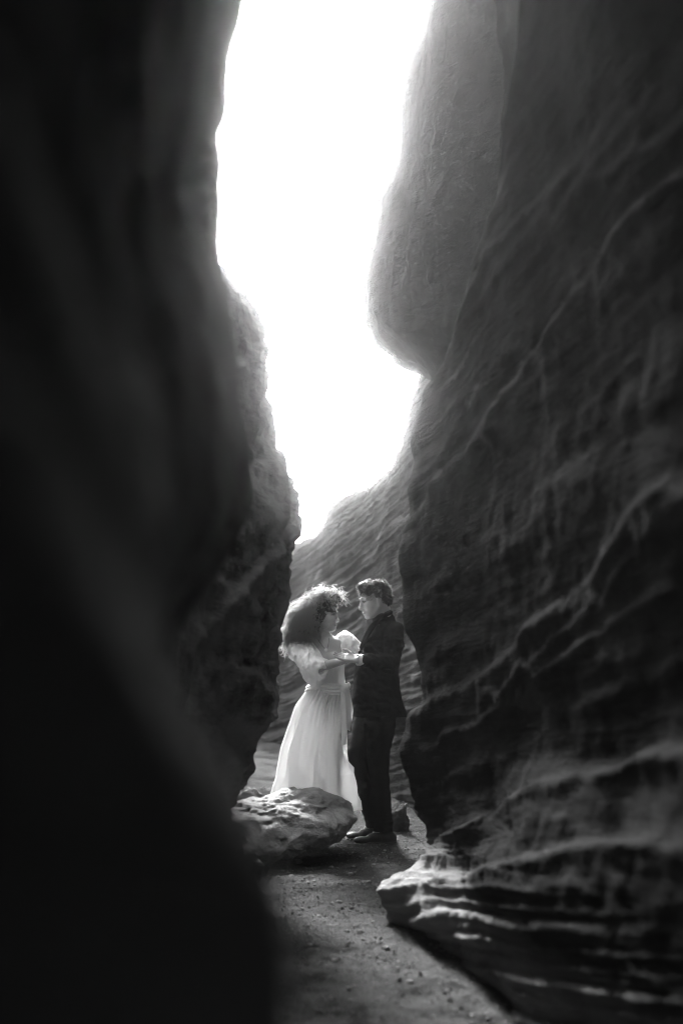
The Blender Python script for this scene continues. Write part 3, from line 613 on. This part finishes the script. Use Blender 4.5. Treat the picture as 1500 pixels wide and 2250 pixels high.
# shoes
for a, dy, sx in ((pm(850, 1840, -.09), 0, 0), (pm(832, 1830, .10), 0, 0)):
    F = Field(a+np.array([-.28, -.12, -.10]), a+np.array([.12, .12, .12]), .004)
    t = np.array([-.195, -.05, -.005])
    F.ell(a+np.array([.01, 0, -.005]), (.058, .036, .052), .02); F.cone(a+np.array([-.02, -.005, .0]), a+t*.55, .040, .034, .02); F.ell(a+t*.88+np.array([0, 0, -.008]), (.058, .042, .026), .02)
    F.d = np.maximum(F.d, ((a[2]-.028)-(F.lo[2]+F.h*np.arange(F.n[2])))[None, None, :].astype(np.float32))
    sh = build(F, 'shoe', M_SHOE, man, 1)
    F = Field(a+np.array([-.28, -.12, -.10]), a+np.array([.12, .12, .12]), .004)
    F.ell(a+np.array([.008, 0, -.03]), (.064, .038, .014), .01); F.cone(a+np.array([-.02, -.005, -.03]), a+t*.6+np.array([0, 0, -.028]), .014, .014, .01); F.ell(a+t*.6+np.array([0, 0, -.03]), (.115, .046, .013), .01, frame(t, (0, 0, 1)))
    build(F, 'sole', M_SHOE, sh, 1)
# shirt: collar and cuff
F = Field(pm(770, 1470, -.45), pm(880, 1330, .3), .004)
F.cone(pm(845, 1366, .02), pm(836, 1353, .0), .074, .066, .01); F.rings([(pm(838, 1430, -.0), .10, .11), (pm(840, 1385, -.0), .085, .09), (pm(843, 1368, .0), .065, .07)], 0, .02)
build(F, 'shirt', plain('dark_shirt', .012, .8, 0, .1, 300), man, 1)
tube('cuff', [WR+np.array([-.010, -.004, 0]), WR+np.array([.035, .012, -.002])], [.038, .038], M_SHIRT, man, 20)
# jacket
F = Field(pm(735, 1590, -.5), pm(915, 1340, .5), .0055)
F.rings([(pm(845, 1364, .02), .055, .10), (pm(846, 1374, .02), .085, .165), (pm(843, 1390, .02), .120, .205), (pm(838, 1414, .02), .140, .205), (pm(832, 1450, .02), .147, .19), (pm(826, 1490, .02), .155, .178), (pm(828, 1530, .02), .168, .182), (pm(835, 1574, .02), .188, .19)], .12, .02, 2.2)
F.chain([pm(866, 1386, -.18), pm(864, 1415, -.23), pm(858, 1451, -.255)], [.066, .064, .058], .025)
F.chain([pm(858, 1451, -.265), pm(826, 1455, -.33), pm(799, 1451, -.375)], [.058, .052, .044], .008)
F.chain([pm(850, 1386, .20), pm(822, 1446, .25)], [.066, .054], .025); F.chain([pm(822, 1446, .25), pm(780, 1430, .19)], [.054, .042], .015)
F.cone(pm(838, 1350, -.02), pm(826, 1362, -.06), .066, .05, .008, cut=True)      # neck opening
F.noise(.007, 11, stretch=(1, 1, 1.6)); F.noise(.012, 16, pm(780, 1480, -.4), pm(890, 1400, -.12))
ix, X, Y_, Z = F.sl(F.lo, F.lo+F.h*F.n)
F.d = np.maximum(F.d, -(Z-(pm(835, 1574)[2]+0*X+0*Y_)).astype(np.float32))
jk = build(F, 'jacket', M_SUIT, man, 1)
# lapels and collar
def strip(name, L, Rr, th, mat, parent):
    L = np.array(L, float); Rr = np.array(Rr, float); K = len(L); tt = np.linspace(0, K-1, K*5)
    a, b = pchip(np.arange(K), L, tt), pchip(np.arange(K), Rr, tt); w = np.linspace(0, 1, 7)[None, :, None]
    g = a[:, None]*(1-w)+b[:, None]*w; nn = grid_normals(g); g1 = g+nn*th/2; g0 = g-nn*th/2
    n = g.shape[0]; G = np.concatenate([g1, g0[:, ::-1]], 1).transpose(1, 0, 2)
    return mesh_np(name, G.reshape(-1, 3), grid_faces(14, n, wrap=True), mat, parent)
M_LAPEL = plain('satin_lapel', .010, .7, 0, .1, 200)
strip('lapel', [pm(847, 1346, -.075), pm(828, 1372, -.17), pm(806, 1405, -.165), pm(792, 1440, -.12)], [pm(840, 1358, -.10), pm(819, 1368, -.115), pm(800, 1395, -.10), pm(786, 1436, -.09)], .006, M_LAPEL, jk)
tube('collar', [pm(832, 1362, -.09), pm(848, 1350, -.075), pm(857, 1345, .0), pm(852, 1348, .08), pm(835, 1358, .09)], [.010, .017, .018, .017, .010], M_LAPEL, jk)
# hair: short curls
F = Field(hc-.17, hc+.17, .005)
F.ell(Wm(-.020, 0, .055), (.100, .086, .083), .02, HM); F.ell(Wm(.035, 0, .098), (.062, .062, .036), .02, HM); F.ell(Wm(-.065, 0, .0), (.052, .072, .075), .02, HM)
F.ell(Wm(.13, 0, -.03), (.10, .12, .088), .01, HM, cut=True)
for sd in (-1, 1): F.ell(Wm(.012, sd*.09, -.03), (.038, .03, .045), .01, HM, cut=True)
F.noise(.016, 26); hm = build(F, 'hair', M_HAIRD, man, 1)
V = np.array([q.co[:] for q in hm.data.vertices]); loc = (V-hc)@HM.T
ok = np.where((loc[:, 2] > -.03))[0]; pk = rng.choice(ok, 1500); dirs = (V[pk]-Wm(-.02, 0, .02)); dirs /= np.linalg.norm(dirs, axis=1)[:, None]
dirs = dirs+.7*rng.normal(size=dirs.shape)
curls('hair_curls', V[pk]-dirs*.006, dirs, .028, .006, 1.0, .0016, M_HAIRD, hm, 8, .2)

# ================================================================== the woman
YW = 9.66
pw = lambda px, py, dy=0.: P(px, py, YW+dy)
wom = empty('person', (P(705, 1790, YW)[0], YW, 0.0))
tag(wom, 'woman with big curly hair in long white wrap dress, holding hands with the man', 'person', 'couple standing in the canyon')
hw = pw(712, 1352, 0.0); HW = frame((.93, -.34, -.02), (.03, 0, 1.0))
F = Field(hw-np.array([.30, .50, 1.62]), hw+np.array([.45, .36, .20]), .0055)
Ww = head(F, hw, HW, .90, True)
F.cone(Ww(-.025, 0, -.05), pw(709, 1408, .02), .046, .052, .03)
F.rings([(pw(710, 1396, .02), .06, .06), (pw(711, 1408, .02), .125, .085), (pw(712, 1424, .02), .150, .105), (pw(714, 1450, .01), .128, .118), (pw(717, 1480, .0), .112, .10), (pw(719, 1510, .0), .105, .088), (pw(716, 1545, .0), .14, .12), (pw(712, 1575, .0), .15, .12)], .15, .03)
for dx, dy in ((-22, -.09), (16, -.10)): F.ell(pw(714+dx, 1449, dy), (.052, .05, .05), .03)
WS, WE, WW = pw(664, 1424, -.02), pw(694, 1468, -.19), pw(754, 1452, -.18)
F.chain([WS, WE, WW], [.046, .038, .024], .02)
WS2, WE2, WW2 = pw(760, 1412, .08), pw(800, 1440, .10), pw(792, 1425, .24)
F.chain([WS2, WE2], [.044, .034], .02)
for a, dx in ((pw(700, 1570, .05), 0), (pw(728, 1570, -.03), .0)):
    F.chain([a, a+np.array([0, .0, -.42]), a+np.array([0, .03, -.74])], [.075, .05, .032]); F.cone(a+np.array([0, .03, -.74]), a+np.array([.10, -.06, -.765]), .03, .02)
hand(F, WW, (.88, .05, .34), (.2, -.25, -.9), .86, (.25, .35, .3), .02, thumb=-1)
bw_ = build(F, 'body', M_SKIN, wom, 1)
bw_['label'] = 'bare face, neckline and forearm of the woman'
face_bits(Ww, HW, .90, wom)
# bodice with wrap neckline
F = Field(pw(625, 1525, -.4), pw(800, 1370, .35), .005)
F.rings([(pw(711, 1399, .02), .085, .085), (pw(711, 1410, .02), .140, .100), (pw(712, 1424, .02), .160, .117), (pw(714, 1450, .01), .140, .132), (pw(717, 1480, .0), .126, .115), (pw(719, 1500, .0), .122, .104), (pw(719, 1515, .0), .120, .10)], .15, .02)
for dx, dy in ((-22, -.09), (16, -.10)): F.ell(pw(714+dx, 1450, dy), (.062, .06, .058), .03)
ix, X, Y_, Z = F.sl(F.lo, F.lo+F.h*F.n)
def poly_prism(pts, y0, y1):                          # signed distance-like value of a vertical-plane polygon, pushed through in depth
    q = np.array([(w_[0], w_[2]) for w_ in pts]); ctr = q.mean(0); dd = np.full((X.shape[0], 1, Z.shape[2]), -1., np.float32)
    for i in range(len(q)):
        a, b = q[i], q[(i+1) % len(q)]; e = b-a; nn = np.array([e[1], -e[0]])/np.hypot(*e)
        if (ctr-a)@nn > 0: nn = -nn
        dd = np.maximum(dd, (X-a[0])*nn[0]+(Z-a[1])*nn[1])
    return np.maximum(dd, np.maximum(y0-Y_, Y_-y1))
pr = poly_prism([pw(672, 1375, -.1), pw(688, 1412, -.1), pw(712, 1445, -.1), pw(738, 1458, -.1), pw(750, 1432, -.1), pw(743, 1375, -.1)], YW-.5, YW+.03)
F.d = np.maximum(F.d, -pr); pr = poly_prism([pw(688, 1370), pw(692, 1406), pw(735, 1404), pw(742, 1370)], YW-.5, YW+.5); F.d = np.maximum(F.d, -pr)
F.noise(.006, 12, stretch=(1, 1, .6))
dress = build(F, 'dress', M_BODICE, wom, 1)
dress['label'] = 'white wrap dress with deep neckline'
# sleeves
F = Field(pw(622, 1530, -.48), pw(735, 1385, .22), .0045)
F.ell(pw(664, 1428, -.02), (.082, .085, .062), .02); F.cone(pw(664, 1432, -.04), pw(684, 1466, -.16), .078, .078, .03)
F.cone(pw(684, 1464, -.16), pw(692, 1470, -.19), .078, .075, .03); F.cone(pw(686, 1475, -.16), pw(690, 1506, -.18), .074, .034, .03)
F.ell(pw(712, 1474, -.25), (.05, .07, .035), .01, frame((1, -.2, .25), (0, 0, 1)), cut=True)
F.noise(.020, 13, stretch=(1, 1, .8)); F.noise(.010, 26, stretch=(1.3, .5, .5))
build(F, 'sleeve', M_BODICE, dress, 1)
F = Field(pw(725, 1445, -.2), pw(815, 1370, .3), .0045)
F.ell(pw(757, 1411, .07), (.065, .085, .066), .02); F.cone(pw(764, 1412, .07), pw(786, 1424, .06), .066, .045, .03); F.noise(.012, 15); F.noise(.006, 30)
build(F, 'sleeve', M_BODICE, dress, 1)
# skirt: folded cloth around measured edges
edges = [(1512, 675, 764), (1525, 667, 764), (1552, 648, 765), (1587, 637, 764), (1615, 629, 762), (1645, 621, 762), (1680, 616, 766), (1707, 612, 775), (1735, 604, 786), (1763, 600, 797), (1786, 598, 792)]
E = np.array(edges, float); nt_, nz_ = 420, 150; pyv = np.linspace(1510, 1787, nz_)
l_, r_ = pchip(E[:, 0], E[:, 1], pyv), pchip(E[:, 0], E[:, 2], pyv); cc, hwid = (l_+r_)/2, (r_-l_)/2
th = np.linspace(0, 2*np.pi, nt_, endpoint=False); tz = (pyv-1510)/277
rg = np.random.default_rng(12); fold = np.zeros((nt_, nz_))
for k in range(24):
    a0 = rg.uniform(0, 2*np.pi); dr = rg.normal(0, .22); w = rg.uniform(.06, .20); am = rg.uniform(.4, 1.1)*rg.choice([1, 1, -1]); s0 = rg.uniform(-.15, .45)
    da = np.angle(np.exp(1j*(th[:, None]-a0-dr*tz[None]))); ww = w*(.7+.6*tz[None])
    pf = np.exp(-(da/ww)**2)+.35*np.exp(-((da-1.6*ww)/(.7*ww))**2); fold += am*pf*np.clip((tz[None]-s0)/.35, 0, 1)*(.35+.65*tz[None])
gath = .012*np.sin(th[:, None]*46+2*np.sin(th[:, None]*5))*np.exp(-tz[None]*5)
fr = -th[:, None]                                    # knee pushing the cloth forward
m = 1+.0*fold
off = .078*fold+gath
off += .018*fbm(np.stack([(np.cos(th)[:, None]*2.2+0*tz).ravel(), (np.sin(th)[:, None]*2.2+0*tz).ravel(), (0*th[:, None]+tz*2.5).ravel()], -1), 3).reshape(off.shape)*np.clip(tz*4, 0, 1)
off *= np.clip(1.15-np.abs(np.cos(th))[:, None]**6, .15, 1)          # keep the traced side edges
px_w = 1/FPX*YW; rx = hwid*px_w; ry = .10+.17*tz**.8
X_ = ((cc-CXP)*px_w)[None]+(rx[None]+off)*np.cos(th)[:, None]; Yk = YW-.01+(ry[None]+off*1.3)*np.sin(th)[:, None]
Yk -= .05*np.exp(-((X_-P(700, 1600, YW)[0])/.09)**2)*np.exp(-((tz[None]-.42)/.22)**2)*(np.sin(th)[:, None] < 0)
Yk += .42*np.clip((X_-P(722, 1600, YW)[0])/.2, 0, 1)*np.clip((tz[None]-.3)/.4, 0, 1)
Zk = EYE+(HZN-pyv)/FPX*YW; Zk = np.broadcast_to(Zk[None], X_.shape).copy(); Zk += (.02*np.sin(th*3+1)+.012*np.sin(th*7))[:, None]*np.clip(tz-.6, 0, 1)[None]*1.5
sk = mesh_np('skirt', np.stack([X_, Yk, Zk], -1).reshape(-1, 3), grid_faces(nt_, nz_, wrap=True), M_DRESS, dress)
# sash, knot and tails
nzs = 26; ps = np.linspace(1503, 1528, nzs); ts = np.linspace(0, 1, nzs); th = np.linspace(0, 2*np.pi, 160, endpoint=False)
lft = np.interp(ps, [1503, 1515, 1528], [674, 673, 668]); rgt = np.interp(ps, [1503, 1528], [765, 766]); c_, h_ = (lft+rgt)/2, (rgt-lft)/2*px_w
pl = .004*np.sin(ts[None]*22+1.5*np.sin(th[:, None]*2)+th[:, None])+.007*np.sin(ts*np.pi)[None]
gX = ((c_-CXP)*px_w)[None]+(h_[None]+pl)*np.cos(th)[:, None]; gY = YW-.005+(.116+.006*ts[None]+pl)*np.sin(th)[:, None]
gZ = (EYE+(HZN-ps)/FPX*YW)[None]+.010*np.cos(th+1.0)[:, None]
mesh_np('sash', np.stack([gX, gY, gZ+0*gX], -1).reshape(-1, 3), grid_faces(160, nzs, wrap=True), M_BODICE, dress)
F = Field(pw(735, 1540, -.25), pw(785, 1495, .1), .004); F.ell(pw(757, 1513, -.095), (.030, .026, .032), .01); F.cone(pw(752, 1518, -.10), pw(764, 1507, -.085), .018, .022, .01); F.noise(.006, 30)
build(F, 'knot', M_BODICE, dress, 1)
strip('sash_tail', [pw(752, 1512, -.11), pw(754, 1540, -.135), pw(758, 1570, -.15), pw(761, 1602, -.165)], [pw(766, 1508, -.10), pw(771, 1535, -.10), pw(775, 1562, -.10), pw(768, 1606, -.13)], .004, M_DRESS, dress)
strip('sash_tail', [pw(748, 1520, -.115), pw(748, 1550, -.14), pw(750, 1590, -.165), pw(750, 1640, -.19)], [pw(757, 1518, -.11), pw(760, 1550, -.15), pw(762, 1590, -.17), pw(760, 1636, -.185)], .004, M_DRESS, dress)
# necklace and earring
nk = tube('necklace', [pw(694, 1398, -.055), pw(702, 1410, -.10), pw(712, 1424, -.135), pw(717, 1427, -.138), pw(721, 1417, -.125), pw(723, 1402, -.09)], .0022, M_CORD, wom)
mesh_np('pendant', V3*np.array([.010, .006, .013])+pw(716, 1428, -.142), F3, M_METAL, nk)
# hair: dark core and thousands of curls
F = Field(hw-np.array([.34, .24, .28]), hw+np.array([.16, .24, .22]), .006)
blobs = [(700, 1340, 0, 36), (722, 1318, 0, 20), (684, 1352, 0, 36), (668, 1368, .0, 30), (690, 1378, 0, 26), (654, 1390, .02, 20), (706, 1330, -.02, 28), (676, 1382, -.03, 24), (735, 1317, 0, 11)]
for bx, by, dy, r in blobs: F.ell(pw(bx, by, dy), np.array([r*px_w, r*px_w*1.1, r*px_w])*.80, .03)
F.ell(Ww(.155, 0, -.065), (.14, .16, .125), .01, HW, cut=True)
F.noise(.045, 11); F.noise(.02, 30); hb = build(F, 'hair', M_HAIRD, wom, 1)
V = np.array([q.co[:] for q in hb.data.vertices]); no = np.array([q.normal[:] for q in hb.data.vertices])
lc = (V-hw)@HW.T; ok = np.where(~((lc[:, 0] > .005) & (lc[:, 2] < .082)))[0]
pk = rng.choice(ok, 5200); dirs = no[pk]*.8+np.array([-.35, 0, -.25])+.55*rng.normal(size=(len(pk), 3)); fw = np.clip((lc[pk, 0]+.03)/.05, 0, 1)*(lc[pk, 2] < .12); dirs += (fw[:, None]*2.4)*np.array([-.7, 0, .40])
curls('hair_curls', V[pk]-no[pk]*.012, dirs, .066, .012, 1.5, .0018, M_HAIRC, hb, 16, .25)
top = ok[(V[ok, 0] < hw[0]-.02) & (lc[ok, 2] < .05)]
pk = rng.choice(top, 1100); dirs = no[pk]*.6+np.array([-.9, 0, -.25])+.4*rng.normal(size=(len(pk), 3))
curls('hair_wisps', V[pk], dirs, .09, .013, 1.8, .0017, M_HAIRC, hb, 18, .2)

# ------------------------------------------------------------------ haze: thin scattering volume added to imitate lens bloom round the sky gap
hz = mesh_np('haze', [(-62, -62, -1.3), (62, -62, -1.3), (62, 92, -1.3), (-62, 92, -1.3), (-62, -62, 10), (62, -62, 10), (62, 92, 10), (-62, 92, 10)],
             [(0, 3, 2, 1), (4, 5, 6, 7), (0, 1, 5, 4), (1, 2, 6, 5), (2, 3, 7, 6), (3, 0, 4, 7)], None, None, False)
m = bpy.data.materials.new('bloom_haze'); m.use_nodes = True; t = m.node_tree; t.nodes.clear()
ou = t.nodes.new('ShaderNodeOutputMaterial'); pv = t.nodes.new('ShaderNodeVolumePrincipled'); t.links.new(pv.outputs[0], ou.inputs['Volume'])
pv.inputs['Color'].default_value = (.95, .95, .95, 1); pv.inputs['Density'].default_value = .0082; pv.inputs['Anisotropy'].default_value = .994
hz.data.materials.append(m)
tag(hz, 'haze volume added in place of lens bloom around the sky gap', 'haze', kind='stuff')
